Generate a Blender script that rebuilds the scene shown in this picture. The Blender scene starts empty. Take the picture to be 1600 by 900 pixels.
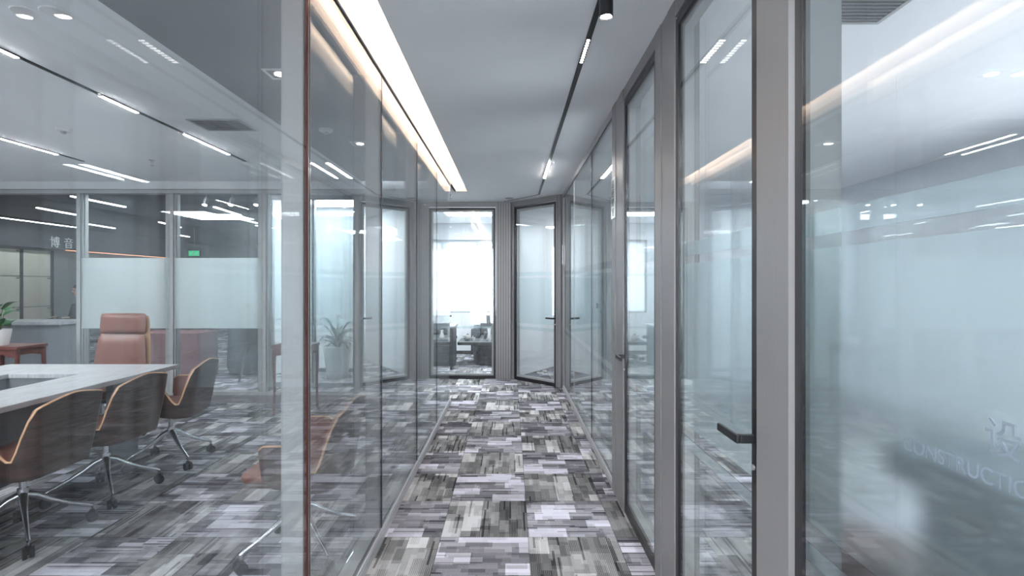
import bpy, bmesh, math, random
from mathutils import Vector, Matrix, Euler
random.seed(7)
PI = math.pi
sc = bpy.context.scene
COL = sc.collection
H = 2.69            # ceiling height
XL, XR = -0.734, 0.728

# ------------------------------------------------------------ camera
cam_d = bpy.data.cameras.new('camera'); cam = bpy.data.objects.new('camera', cam_d); COL.objects.link(cam)
cam.location = (0, 0, 1.45); cam.rotation_euler = (PI/2, 0, 0)
cam_d.sensor_width = 36; cam_d.lens = 820/1600*36
cam_d.shift_x = 2/1600; cam_d.shift_y = -7/1600
cam_d.clip_start = 0.05; cam_d.clip_end = 200
sc.camera = cam
# ------------------------------------------------------------ world, view
w = bpy.data.worlds.new('sky'); sc.world = w; w.use_nodes = True
bg = w.node_tree.nodes['Background']; bg.inputs[0].default_value = (0.89, 0.94, 1.0, 1); bg.inputs[1].default_value = 6.6
sc.view_settings.view_transform = 'Standard'; sc.view_settings.look = 'None'
sc.view_settings.gamma = 1; sc.view_settings.use_curve_mapping = False
sc.view_settings.exposure = 0.95
sc.cycles.transparent_max_bounces = 48
sc.cycles.max_bounces = 9; sc.cycles.diffuse_bounces = 4; sc.cycles.glossy_bounces = 5; sc.cycles.transmission_bounces = 8
sc.cycles.sample_clamp_indirect = 6
sc.cycles.caustics_reflective = False; sc.cycles.caustics_refractive = True

# strengths of the lamps, the added fill panels among them
E_TRACK, E_PANEL, E_COVE, E_DOWN = 80, 32.0, 60, 22

# ------------------------------------------------------------ materials
def mat(name, col, rough=0.5, metal=0.0, spec=0.5, coat=0, noise=0, nscale=30, bump=0, bscale=200, stretch=None):
    m = bpy.data.materials.new(name); m.use_nodes = True; nt = m.node_tree
    b = nt.nodes['Principled BSDF']
    b.inputs['Base Color'].default_value = (*col, 1); b.inputs['Roughness'].default_value = rough
    b.inputs['Metallic'].default_value = metal; b.inputs['Specular IOR Level'].default_value = spec
    b.inputs['Coat Weight'].default_value = coat
    if noise or bump:
        tc = nt.nodes.new('ShaderNodeTexCoord'); mp = nt.nodes.new('ShaderNodeMapping')
        if stretch: mp.inputs['Scale'].default_value = stretch
        nt.links.new(tc.outputs['Object'], mp.inputs[0])
    if noise:
        n = nt.nodes.new('ShaderNodeTexNoise'); n.inputs['Scale'].default_value = nscale; n.inputs['Detail'].default_value = 5
        nt.links.new(mp.outputs[0], n.inputs[0])
        r = nt.nodes.new('ShaderNodeMapRange'); r.inputs[1].default_value = .3; r.inputs[2].default_value = .7
        r.inputs[3].default_value = 1-noise; r.inputs[4].default_value = 1+noise
        nt.links.new(n.outputs[0], r.inputs[0])
        mx = nt.nodes.new('ShaderNodeVectorMath'); mx.operation = 'SCALE'; mx.inputs[0].default_value = col
        nt.links.new(r.outputs[0], mx.inputs['Scale']); nt.links.new(mx.outputs[0], b.inputs['Base Color'])
    if bump:
        n2 = nt.nodes.new('ShaderNodeTexNoise'); n2.inputs['Scale'].default_value = bscale
        nt.links.new(mp.outputs[0], n2.inputs[0])
        bp = nt.nodes.new('ShaderNodeBump'); bp.inputs['Strength'].default_value = bump; bp.inputs['Distance'].default_value = .002
        nt.links.new(n2.outputs[0], bp.inputs['Height']); nt.links.new(bp.outputs[0], b.inputs['Normal'])
    return m
def emit(name, col, s):
    m = bpy.data.materials.new(name); m.use_nodes = True; nt = m.node_tree
    nt.nodes.clear(); e = nt.nodes.new('ShaderNodeEmission'); o = nt.nodes.new('ShaderNodeOutputMaterial')
    e.inputs[0].default_value = (*col, 1); e.inputs[1].default_value = s
    nt.links.new(e.outputs[0], o.inputs[0]); return m
def schlick(nt, f0=0.04):
    g = nt.nodes.new('ShaderNodeNewGeometry'); d = nt.nodes.new('ShaderNodeVectorMath'); d.operation = 'DOT_PRODUCT'
    nt.links.new(g.outputs['Incoming'], d.inputs[0]); nt.links.new(g.outputs['Normal'], d.inputs[1])
    def mth(op, a, b=None, clamp=False):
        m = nt.nodes.new('ShaderNodeMath'); m.operation = op; m.use_clamp = clamp
        for i, v in enumerate((a, b)):
            if v is None: continue
            if isinstance(v, (int, float)): m.inputs[i].default_value = v
            else: nt.links.new(v, m.inputs[i])
        return m.outputs[0]
    a = mth('ABSOLUTE', d.outputs['Value']); s = mth('SUBTRACT', 1.0, a, True); p = mth('POWER', s, 5.0)
    return mth('ADD', mth('MULTIPLY', p, 1-f0), f0, True)
def glass(name, tint, f0=.04):
    m = bpy.data.materials.new(name); m.use_nodes = True; nt = m.node_tree; nt.nodes.clear()
    o = nt.nodes.new('ShaderNodeOutputMaterial'); t = nt.nodes.new('ShaderNodeBsdfTransparent'); g = nt.nodes.new('ShaderNodeBsdfGlossy')
    t.inputs[0].default_value = (*tint, 1); g.inputs['Roughness'].default_value = 0.0; g.inputs[0].default_value = (.97, .99, 1, 1)
    mx = nt.nodes.new('ShaderNodeMixShader'); nt.links.new(schlick(nt, f0), mx.inputs[0])
    nt.links.new(t.outputs[0], mx.inputs[1]); nt.links.new(g.outputs[0], mx.inputs[2]); nt.links.new(mx.outputs[0], o.inputs[0])
    return m
def film_mat(name, col, rough=.20, thru=.94):
    m = bpy.data.materials.new(name); m.use_nodes = True; nt = m.node_tree; nt.nodes.clear()
    o = nt.nodes.new('ShaderNodeOutputMaterial')
    t = nt.nodes.new('ShaderNodeBsdfTranslucent'); d = nt.nodes.new('ShaderNodeBsdfDiffuse'); r = nt.nodes.new('ShaderNodeBsdfRefraction')
    for n in (t, d): n.inputs[0].default_value = (*col, 1)
    r.inputs[0].default_value = (*[min(1, c*1.05) for c in col], 1); r.inputs['Roughness'].default_value = rough; r.inputs['IOR'].default_value = 1.3
    m1 = nt.nodes.new('ShaderNodeMixShader'); m1.inputs[0].default_value = .3
    nt.links.new(t.outputs[0], m1.inputs[1]); nt.links.new(d.outputs[0], m1.inputs[2])
    m2 = nt.nodes.new('ShaderNodeMixShader'); m2.inputs[0].default_value = thru
    nt.links.new(m1.outputs[0], m2.inputs[1]); nt.links.new(r.outputs[0], m2.inputs[2])
    nt.links.new(m2.outputs[0], o.inputs[0]); return m
def carpet_mat():
    m = bpy.data.materials.new('carpet_tiles'); m.use_nodes = True; nt = m.node_tree; b = nt.nodes['Principled BSDF']
    L = nt.links.new
    def N(t, **k):
        n = nt.nodes.new(t)
        for a, v in k.items(): setattr(n, a, v)
        return n
    def M(op, a, b_=None, c=None, clamp=False):
        n = N('ShaderNodeMath', operation=op, use_clamp=clamp)
        for i, v in enumerate((a, b_, c)):
            if v is None: continue
            if isinstance(v, (int, float)): n.inputs[i].default_value = v
            else: L(v, n.inputs[i])
        return n.outputs[0]
    tc = N('ShaderNodeTexCoord'); sp = N('ShaderNodeSeparateXYZ'); L(tc.outputs['Object'], sp.inputs[0])
    X = M('DIVIDE', M('ADD', sp.outputs[0], 39.9), .5); Y = M('DIVIDE', M('ADD', sp.outputs[1], 40.0), .5)
    ix, iy = M('FLOOR', X), M('FLOOR', Y); fx, fy = M('FRACT', X), M('FRACT', Y)
    par = M('MODULO', M('ADD', ix, iy), 2.0)      # 0 / 1
    inv = M('SUBTRACT', 1.0, par)
    # u runs along the pile lines, v across them
    u = M('ADD', M('MULTIPLY', fx, inv), M('MULTIPLY', fy, par)); v = M('ADD', M('MULTIPLY', fy, inv), M('MULTIPLY', fx, par))
    seed = M('ADD', M('MULTIPLY', ix, 7.31), M('MULTIPLY', iy, 3.77))
    def cells(nu, nv, k):          # rectangular patches, rows shifted against each other
        row = M('FLOOR', M('MULTIPLY', v, nv))
        wn = N('ShaderNodeTexWhiteNoise', noise_dimensions='2D'); cb = N('ShaderNodeCombineXYZ'); L(M('ADD', row, k), cb.inputs[0]); L(seed, cb.inputs[1]); L(cb.outputs[0], wn.inputs['Vector'])
        cu = M('FLOOR', M('ADD', M('MULTIPLY', u, nu), M('MULTIPLY', wn.outputs['Value'], 9.0)))
        w2 = N('ShaderNodeTexWhiteNoise', noise_dimensions='3D'); c2 = N('ShaderNodeCombineXYZ'); L(cu, c2.inputs[0]); L(M('ADD', row, k*3.1), c2.inputs[1]); L(seed, c2.inputs[2]); L(c2.outputs[0], w2.inputs['Vector'])
        return w2.outputs['Value']
    a = cells(2.3, 4.6, 1.0); c = cells(4.0, 15.0, 20.0); e = cells(2.0, 41.0, 55.0); g = cells(3.3, 9.0, 77.0)
    val = M('ADD', M('MULTIPLY', a, .42), M('ADD', M('MULTIPLY', c, .20), M('MULTIPLY', g, .32)))
    light = M('GREATER_THAN', a, .78)
    val = M('ADD', val, M('MULTIPLY', light, .22))
    dark = M('GREATER_THAN', e, .90)
    # ribs
    rib = M('SINE', M('MULTIPLY', v, 2*PI*52)); rib2 = M('SINE', M('MULTIPLY', u, 2*PI*80))
    ribamt = M('MULTIPLY', M('LESS_THAN', g, .62), M('ADD', .08, M('MULTIPLY', par, .15)))
    val = M('ADD', val, M('MULTIPLY', M('MULTIPLY', rib, M('ADD', .5, M('MULTIPLY', rib2, .5))), ribamt))
    tw = N('ShaderNodeTexWhiteNoise', noise_dimensions='1D'); L(seed, tw.inputs['W'])
    val = M('ADD', val, M('MULTIPLY', M('SUBTRACT', tw.outputs['Value'], .5), .16))
    n = N('ShaderNodeTexNoise'); n.inputs['Scale'].default_value = 160; L(tc.outputs['Object'], n.inputs[0])
    val = M('ADD', val, M('MULTIPLY', M('SUBTRACT', n.outputs[0], .5), .35))
    val = M('SUBTRACT', val, M('MULTIPLY', dark, .34), None, True)
    cr = N('ShaderNodeValToRGB'); L(val, cr.inputs[0]); r = cr.color_ramp
    r.elements[0].position = .0; r.elements[0].color = (.035, .035, .042, 1)
    r.elements[1].position = 1; r.elements[1].color = (.74, .73, .78, 1)
    for p_, col in ((.25, (.125, .125, .135, 1)), (.5, (.27, .265, .28, 1)), (.72, (.46, .455, .485, 1))):
        x = r.elements.new(p_); x.color = col
    # olive-grey ribbed tiles against lilac-grey plain tiles
    mx = N('ShaderNodeMix', data_type='RGBA', blend_type='MULTIPLY'); mx.inputs[0].default_value = 1
    tint = N('ShaderNodeMix', data_type='RGBA'); L(par, tint.inputs[0]); tint.inputs[6].default_value = (.99, .98, 1.03, 1); tint.inputs[7].default_value = (.93, .93, .88, 1)
    L(cr.outputs[0], mx.inputs[6]); L(tint.outputs[2], mx.inputs[7])
    sm = M('MINIMUM', M('MINIMUM', fx, M('SUBTRACT', 1.0, fx)), M('MINIMUM', fy, M('SUBTRACT', 1.0, fy)))
    sd = M('MULTIPLY', M('LESS_THAN', sm, .005), .5)
    m2 = N('ShaderNodeMix', data_type='RGBA'); L(sd, m2.inputs[0]); L(mx.outputs[2], m2.inputs[6]); m2.inputs[7].default_value = (.03, .03, .035, 1)
    L(m2.outputs[2], b.inputs['Base Color']); b.inputs['Roughness'].default_value = .95; b.inputs['Specular IOR Level'].default_value = .1
    bp = N('ShaderNodeBump'); bp.inputs['Strength'].default_value = .4; bp.inputs['Distance'].default_value = .003; L(val, bp.inputs['Height']); L(bp.outputs[0], b.inputs['Normal'])
    return m
def wood_mat(name, c1, c2, rough=.4, scale=6, stretch=(1, 1, 12)):
    m = bpy.data.materials.new(name); m.use_nodes = True; nt = m.node_tree; b = nt.nodes['Principled BSDF']
    tc = nt.nodes.new('ShaderNodeTexCoord'); mp = nt.nodes.new('ShaderNodeMapping'); mp.inputs['Scale'].default_value = stretch
    n = nt.nodes.new('ShaderNodeTexNoise'); n.inputs['Scale'].default_value = scale; n.inputs['Detail'].default_value = 6; n.inputs['Distortion'].default_value = .6
    cr = nt.nodes.new('ShaderNodeValToRGB'); cr.color_ramp.elements[0].position = .35; cr.color_ramp.elements[1].position = .65
    cr.color_ramp.elements[0].color = (*c1, 1); cr.color_ramp.elements[1].color = (*c2, 1)
    nt.links.new(tc.outputs['Object'], mp.inputs[0]); nt.links.new(mp.outputs[0], n.inputs[0]); nt.links.new(n.outputs[0], cr.inputs[0]); nt.links.new(cr.outputs[0], b.inputs['Base Color'])
    b.inputs['Roughness'].default_value = rough; return m

CARPET = carpet_mat()
M_CEIL = mat('white_ceiling_paint', (.86, .87, .89), .75, noise=.015, nscale=3)
M_BAND = mat('ceiling_band_grey', (.22, .225, .235), .7, noise=.02, nscale=3)  # darker grey for the meeting room ceiling strip beside the glass
M_WALL = mat('white_wall_paint', (.78, .80, .82), .7, noise=.015, nscale=4)
M_COOL = mat('pale_blue_wall_paint', (.76, .80, .84), .7, noise=.015, nscale=4)
M_ALU = mat('satin_aluminium', (.27, .262, .266), .42, .35, noise=.03, nscale=6, stretch=(40, 40, .5))
M_ALUD = mat('dark_groove', (.05, .05, .055), .5)
M_RAIL = mat('pale_aluminium', (.46, .455, .47), .42, .3, noise=.02, nscale=6)
M_MULL = mat('grey_mullion', (.20, .21, .22), .5, .1)
M_SPACER = mat('light_aluminium', (.42, .425, .43), .55, .05, noise=.02, nscale=5, stretch=(30, 30, .5))
M_GASK = mat('black_gasket', (.012, .010, .013), .35)
M_BROWN = mat('brown_gasket', (.075, .022, .016), .6, spec=.2)
M_BLACK = mat('black_metal', (.012, .012, .014), .35, .3)
M_GLASS = glass('clear_glass', (.975, .985, .985))
M_GLASSL = glass('grey_clear_glass', (.955, .965, .968))
M_FILM = film_mat('frosted_film', (.90, .945, .965))
M_SHEER = film_mat('sheer_white_blind', (.75, .78, .80), thru=.0)
M_FILMG = film_mat('pale_green_film', (.93, .97, .965), thru=.15)
M_CHROME = mat('polished_aluminium', (.72, .73, .75), .16, 1.0)
M_TAN = mat('tan_leather', (.20, .075, .052), .42, noise=.12, nscale=18, bump=.25, bscale=260)
M_WALNUT = wood_mat('walnut_veneer', (.030, .017, .014), (.080, .043, .033), .35, 5, (1, 1, 9))
M_PLY = mat('plywood_edge', (.62, .36, .20), .5, noise=.1, nscale=60)
M_RUBBER = mat('black_rubber', (.014, .014, .016), .55)
M_TABLE = wood_mat('ash_grey_laminate', (.40, .41, .43), (.55, .56, .58), .35, 4, (14, 1, 1))
M_TABLED = mat('grey_panel', (.22, .23, .25), .5, noise=.05)
M_REDWOOD = wood_mat('dark_red_wood', (.075, .016, .012), (.16, .04, .028), .35, 6, (1, 1, 8))
M_LEAF = mat('green_leaf', (.035, .15, .05), .4, noise=.3, nscale=14)
M_LEAFD = mat('dark_leaf', (.03, .06, .045), .45, noise=.3, nscale=14)
M_PINK = mat('pink_petal', (.75, .12, .22), .6, noise=.1)
M_STEM = mat('plant_stem', (.10, .12, .05), .6, noise=.2)
M_WHITE = mat('white_ceramic', (.80, .80, .79), .3, coat=.3, noise=.02)
M_SOIL = mat('potting_soil', (.03, .02, .015), .95, noise=.3)
M_DARKW = wood_mat('dark_charcoal_wood', (.045, .05, .055), (.09, .10, .105), .4, 5, (9, 1, 1))
M_CLOTHR = mat('maroon_cloth', (.20, .085, .09), .9, noise=.25, nscale=40)
M_CLOTHG = mat('charcoal_cloth', (.07, .08, .09), .9, noise=.2, nscale=30)
M_BEIGE = mat('cream_display_panel', (.72, .70, .60), .35, noise=.05, nscale=3)
M_OPENC = mat('dark_open_ceiling', (.035, .042, .052), .8, noise=.3, nscale=2)
M_SKIN = mat('skin', (.55, .33, .24), .55, noise=.04)
M_SUIT = mat('black_suit_cloth', (.015, .017, .021), .85, noise=.2)
M_HAIR = mat('black_hair', (.012, .010, .010), .5)
M_STEEL = mat('sign_steel', (.50, .50, .51), .3, .8)
M_LETTER = mat('black_lettering', (.02, .02, .025), .5)
M_FAINT = mat('pale_grey_lettering', (.17, .20, .24), .9, spec=0)
M_SIGNW = mat('white_letter', (.8, .8, .82), .5)
M_DESKD = mat('slate_laminate', (.055, .07, .085), .5, noise=.05)
M_CHAIRB = mat('brown_leather', (.07, .035, .03), .5, noise=.1)
E_WHITE = emit('lamp_white', (1, .985, .96), E_TRACK)
E_PAN = emit('panel_white', (.93, .97, 1), E_PANEL)
E_WARM = emit('cove_led_warm', (1.0, .70, .48), E_COVE)
E_SPOT = emit('spot_white', (1, .96, .9), E_DOWN)
E_DOT = emit('dot_white', (1, .97, .93), 6)
E_GREEN = emit('exit_sign_green', (.02, .9, .35), .6)
E_EDGE = emit('edge_led_warm', (1.0, .42, .22), 1.6)
E_FARL = emit('far_tube_white', (.95, .98, 1), 9.0)

# ------------------------------------------------------------ helpers
def thing(name, label=None, cat=None, loc=(0, 0, 0), rz=0.0, group=None, kind=None):
    o = bpy.data.objects.new(name, None); COL.objects.link(o); o.location = loc; o.rotation_euler = (0, 0, rz)
    o.empty_display_size = .1
    tag(o, label, cat, group, kind); return o
def tag(o, label=None, cat=None, group=None, kind=None):
    if label: o['label'] = label
    if cat: o['category'] = cat
    if group: o['group'] = group
    if kind: o['kind'] = kind
    return o
class MB:
    def __init__(s): s.bm = bmesh.new()
    def box(s, a, b, bev=0):
        x0, y0, z0 = [min(p, q) for p, q in zip(a, b)]; x1, y1, z1 = [max(p, q) for p, q in zip(a, b)]
        r = bmesh.ops.create_cube(s.bm, size=1, matrix=Matrix.Translation(((x0+x1)/2, (y0+y1)/2, (z0+z1)/2)) @ Matrix.Diagonal((x1-x0, y1-y0, z1-z0, 1)))
        if bev:
            es = list({e for v in r['verts'] for e in v.link_edges})
            bmesh.ops.bevel(s.bm, geom=es, offset=bev, segments=3, affect='EDGES', profile=.5)
        return s
    def cyl(s, p, q, r, r2=None, n=20, cap=True):
        p, q = Vector(p), Vector(q); d = q-p; L = d.length; r2 = r if r2 is None else r2
        m = Matrix.Translation((p+q)/2) @ d.to_track_quat('Z', 'Y').to_matrix().to_4x4()
        bmesh.ops.create_cone(s.bm, cap_ends=cap, segments=n, radius1=r, radius2=r2, depth=L, matrix=m); return s
    def lathe(s, prof, c=(0, 0, 0), n=32, sx=1, sy=1):
        rings = []
        for r, z in prof:
            rings.append([s.bm.verts.new((c[0]+r*sx*math.cos(2*PI*i/n), c[1]+r*sy*math.sin(2*PI*i/n), c[2]+z)) for i in range(n)])
        for a, b in zip(rings, rings[1:]):
            for i in range(n): s.bm.faces.new((a[i], a[(i+1) % n], b[(i+1) % n], b[i]))
        for ring, fl in ((rings[0], True), (rings[-1], False)):
            try: s.bm.faces.new(ring[::-1] if fl else ring)
            except ValueError: pass
        return s
    def tube(s, pts, r, n=10):
        pts = [Vector(p) for p in pts]; rs = r if isinstance(r, (list, tuple)) else [r]*len(pts); rings = []; up = Vector((0, 0, 1))
        for i, p in enumerate(pts):
            d = (pts[min(i+1, len(pts)-1)]-pts[max(i-1, 0)]).normalized()
            u = d.cross(up); u = u.normalized() if u.length > .05 else Vector((1, 0, 0)); v = u.cross(d).normalized()
            rings.append([s.bm.verts.new(p+(u*math.cos(2*PI*k/n)+v*math.sin(2*PI*k/n))*rs[i]) for k in range(n)])
        for a, b in zip(rings, rings[1:]):
            for k in range(n): s.bm.faces.new((a[k], a[(k+1) % n], b[(k+1) % n], b[k]))
        s.bm.faces.new(rings[0][::-1]); s.bm.faces.new(rings[-1]); return s
    def ball(s, c, r, sc_=(1, 1, 1), n=16):
        bmesh.ops.create_uvsphere(s.bm, u_segments=n, v_segments=n//2+2, radius=1, matrix=Matrix.Translation(c) @ Matrix.Diagonal((r*sc_[0], r*sc_[1], r*sc_[2], 1))); return s
    def prism(s, pts, z0, z1):
        a = [s.bm.verts.new((x, y, z0)) for x, y in pts]; b = [s.bm.verts.new((x, y, z1)) for x, y in pts]; n = len(pts)
        s.bm.faces.new(a[::-1]); s.bm.faces.new(b)
        for i in range(n): s.bm.faces.new((a[i], a[(i+1) % n], b[(i+1) % n], b[i]))
        return s
    def blade(s, base, tip, wid, bend, side=None, fold=.25, n=7, th=.0015):
        """a curved leaf with thickness, from base to tip"""
        base, tip = Vector(base), Vector(tip); d = tip-base; sd = Vector(side).normalized() if side else d.cross(Vector((0, 0, 1))).normalized()
        rows = []
        for i in range(n+1):
            t = i/n; c = base+d*t+Vector((0, 0, bend*math.sin(PI*t*.9)*d.length)); ww = wid*(math.sin(PI*min(1, t*.86+.10))**.8)
            rows.append((c-sd*ww+Vector((0, 0, fold*ww)), c, c+sd*ww+Vector((0, 0, fold*ww))))
        T = Vector((0, 0, -th)); up = [[s.bm.verts.new(p) for p in r] for r in rows]; dn = [[s.bm.verts.new(p+T) for p in r] for r in rows]
        for i in range(n):
            for k in range(2):
                s.bm.faces.new((up[i][k], up[i][k+1], up[i+1][k+1], up[i+1][k])); s.bm.faces.new((dn[i][k+1], dn[i][k], dn[i+1][k], dn[i+1][k+1]))
            s.bm.faces.new((up[i][0], up[i+1][0], dn[i+1][0], dn[i][0])); s.bm.faces.new((up[i+1][2], up[i][2], dn[i][2], dn[i+1][2]))
        return s
    def build(s, name, m, parent=None, smooth=False, loc=None):
        bmesh.ops.recalc_face_normals(s.bm, faces=s.bm.faces)
        me = bpy.data.meshes.new(name); s.bm.to_mesh(me); s.bm.free()
        if smooth:
            for p in me.polygons: p.use_smooth = True
            me.set_sharp_from_angle(angle=math.radians(40))
        for mm in (m if isinstance(m, (list, tuple)) else [m]): me.materials.append(mm)
        o = bpy.data.objects.new(name, me); COL.objects.link(o)
        if parent: o.parent = parent
        if loc: o.location = loc
        return o
def B(name, a, b, m, parent=None, bev=0): return MB().box(a, b, bev).build(name, m, parent)
def struct(o, label=None): o['kind'] = 'structure'; return tag(o, label)
def copy_tree(o, parent=None):
    c = o.copy(); COL.objects.link(c)
    if parent: c.parent = parent
    for ch in list(o.children): copy_tree(ch, c)
    return c
def text_part(name, s, size, m, parent, loc, rot, ext=.001, align='CENTER', sx=1):
    cu = bpy.data.curves.new(name, 'FONT'); cu.body = s; cu.size = size; cu.extrude = ext; cu.align_x = align; cu.align_y = 'CENTER'
    tmp = bpy.data.objects.new(name, cu); COL.objects.link(tmp); bpy.context.view_layer.update()
    me = bpy.data.meshes.new_from_object(tmp.evaluated_get(bpy.context.evaluated_depsgraph_get()))
    bpy.data.objects.remove(tmp); bpy.data.curves.remove(cu)
    me.materials.clear(); me.materials.append(m)
    o = bpy.data.objects.new(name, me); COL.objects.link(o); o.parent = parent; o.location = loc; o.rotation_euler = rot; o.scale = (sx, 1, 1)
    return o

# ============================================================ SETTING
struct(B('floor', (-16, -3.2, -.1), (4.4, 21, 0), CARPET), 'floor of grey patchwork carpet tiles')
# ceiling of the corridor with its cove recess and the offices
CY0, CY1 = -3.0, 7.06
mb = MB()
mb.box((-.585, -3.2, H), (.83, 11, H+.08))               # corridor
mb.box((-.735, CY1, H), (-.585, 11, H+.08))
mb.box((-3.4, 6.44, H), (-.735, 11, H+.08))
mb.box((.83, -3.2, H), (4.4, 11, H+.08))
struct(mb.build('ceiling', M_CEIL), 'pale grey plaster ceiling over corridor and offices')
mb = MB()
mb.box((-.76, -3.2, H+.0), (-.735, CY1, H+.23)); mb.box((-.76, -3.2, H+.23), (-.42, CY1+.02, H+.26)); mb.box((-.44, -3.2, H+.0801), (-.42, CY1, H+.23)); mb.box((-.735, CY1, H+.08), (-.44, CY1+.02, H+.23))
struct(mb.build('trim_1', M_CEIL), 'recessed light cove along the corridor ceiling')
struct(B('ceiling_conference', (-6.9, -3.2, H), (-1.8, 6.44, H+.08), M_CEIL), 'pale ceiling of the meeting room')
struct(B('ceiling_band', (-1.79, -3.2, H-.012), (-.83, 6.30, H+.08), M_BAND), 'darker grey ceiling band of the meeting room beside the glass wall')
struct(B('trim_2', (-1.80, -3.2, H-.004), (-1.79, 6.30, H+.06), M_GASK), 'black shadow gap in the meeting room ceiling')
struct(B('ceiling_open', (-16, 6.44, 2.95), (-3.4, 21, 3.05), M_OPENC), 'dark painted open ceiling of the open office')
# cove led
led = thing('cove_light', 'long warm glowing strip light hidden in the corridor ceiling cove', 'light', (-.47, 2, H+.09))
B('led_strip', (-.012, -5, 0), (.02, CY1-2.02, .018), E_WARM, led); B('led_channel', (.0201, -5, -.008), (.029, CY1-2.02, .03), M_ALU, led)

# walls around
mb = MB(); mb.box((-.73, -3.2, 0), (.9, -3.1, .05)); mb.box((-.73, -3.2, 2.64), (.9, -3.1, H))
R_ = mb.build('wall_rear_added', M_WALL); R_.location.y = 2.0; struct(R_, 'sill and header of the added glazing behind the camera')  # edges of the unseen window added behind the camera
def window(n, x0, y0, x1, y1, z0, z1, label, div=3, blind=None):
    """framed window in a wall, along x or y"""
    o = thing('window_%d' % n, label, None, (0, 0, 0)); o['kind'] = 'structure'
    mb = MB(); t = .05; al = abs(x1-x0) > abs(y1-y0)
    if al:
        mb.box((x0, y0, z0), (x1, y1, z0+t)); mb.box((x0, y0, z1-t), (x1, y1, z1))
        for i in range(div+1):
            x = x0+(x1-x0-t)*i/div; mb.box((x, y0, z0+t), (x+t, y1, z1-t))
        ym = (y0+y1)/2; B('glass_pane', (x0+t, ym-.004, z0+t), (x1-t, ym+.004, z1-t), M_GLASS, o)
    else:
        mb.box((x0, y0, z0), (x1, y1, z0+t)); mb.box((x0, y0, z1-t), (x1, y1, z1))
        for i in range(div+1):
            y = y0+(y1-y0-t)*i/div; mb.box((x0, y, z0+t), (x1, y+t, z1-t))
        xm = (x0+x1)/2; B('glass_pane', (xm-.004, y0+t, z0+t), (xm+.004, y1-t, z1-t), M_GLASS, o)
    if blind: B('blind', (x0+t, y0-.03, z0+.01), (x1-t, y0-.026, z1-.01), blind, o)
    mb.build('window_frame', M_ALU, o); return o
window(1, -.73, -1.2, .9, -1.14, .05, 2.64, 'added glazed end lighting the corridor from behind the camera', 2)  # unseen window, added to brighten the corridor ceiling and floor
# right office
mb = MB(); mb.box((4.3, -3.2, 0), (4.4, 3.8, .45)); mb.box((4.3, -3.2, 1.9), (4.4, 3.8, H)); mb.box((4.3, 3.8, 0), (4.4, 7.34, H)); mb.box((4.3, -3.2, .45), (4.4, .9, 1.9))
struct(mb.build('wall_right', M_COOL), 'outer office wall with sill and header of the added window')
window(2, 4.3, .9, 4.4, 3.8, .45, 1.9, 'added window lighting the right hand office from its outer wall', 3)  # out of view, added and sized to light the frosted panes
struct(B('wall_right_far', (.86, 7.34, 0), (4.3, 7.44, H), M_COOL), 'pale blue wall at the far end of the right hand office')
struct(B('wall_right_near', (.9, -3.2, 0), (4.3, -3.1, H), M_COOL), 'pale blue wall at the near end of the right hand office')
# end offices
def wall_seg(name, p, q, m, label, h=H, t=.08):
    p, q = Vector(p), Vector(q); d = (q-p).normalized(); n = Vector((-d.y, d.x))*t/2
    return struct(MB().prism([(p+n)[:], (p-n)[:], (q-n)[:], (q+n)[:]], 0, h).build(name, m), label)
wall_seg('wall_end_left', (-1.50, 8.12), (-1.75, 10.8), M_WALL, 'white wall on the left inside the end office')
wall_seg('wall_end_right', (.02, 8.14), (1.75, 10.8), M_WALL, 'white wall between the two end offices')
mb = MB(); mb.box((-1.8, 10.8, 0), (4.4, 10.9, .85)); mb.box((-1.8, 10.8, 2.35), (4.4, 10.9, H)); mb.box((-1.8, 10.8, .85), (-1.35, 10.9, 2.35)); mb.box((.6, 10.8, .85), (4.4, 10.9, 2.35))
struct(mb.build('wall_far', M_WALL), 'white window wall at the back of the end office')
window(3, -1.35, 10.84, .6, 10.88, .85, 2.35, 'bright window with a sheer blind at the back of the end office', 3, M_SHEER)
struct(B('wall_far_right', (4.3, 7.44, 0), (4.4, 10.8, H), M_WALL), 'white outer wall of the corner office')
struct(B('wall_office_left', (-3.44, 7.45, 0), (-3.36, 10.8, H), M_WALL), 'white wall of the small left office beside the open office')
struct(B('wall_office_back', (-3.36, 8.62, 0), (-1.62, 8.70, H), M_WALL), 'white back wall of the small left office')
struct(B('baseboard_back', (-3.35, 8.60, 0), (-1.62, 8.619, .06), M_ALUD), 'dark skirting in the small left office')
struct(B('baseboard_far', (-1.75, 10.78, 0), (1.2, 10.799, .07), M_ALUD), 'dark skirting in the end office')
# meeting room, left side and rear
struct(B('wall_left', (-6.9, -3.2, 0), (-6.8, 6.44, H), mat('warm_grey_wall_paint', (.42, .42, .43), .7)), 'plain grey wall on the outer side of the meeting room')
struct(B('wall_meeting_rear', (-6.8, -3.2, 0), (-1.2, -3.1, H), mat('grey_wall_paint', (.30, .31, .33), .7)), 'grey rear wall of the meeting room')
# open office outer walls
struct(B('wall_open_blocker', (-12.0, 6.36, 0), (-6.91, 6.44, 3.0), M_WALL), 'added white wall keeping outside light out of the open office')  # unseen wall added to stop sky light entering at the corner
struct(B('wall_open_far', (-16, 20.9, 0), (-3.4, 21, 3.0), mat('slate_wall_paint', (.22, .24, .26), .8)), 'dark far wall of the open office')
struct(B('wall_open_side', (-3.44, 10.8, 0), (-3.36, 20.9, 3.0), M_WALL), 'white side wall of the open office')
struct(B('wall_open_left', (-12.1, 6.6, 0), (-12.0, 20.9, 3.0), mat('grey_green_wall_paint', (.30, .33, .34), .8)), 'grey wall of the open office behind the display panels')

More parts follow.
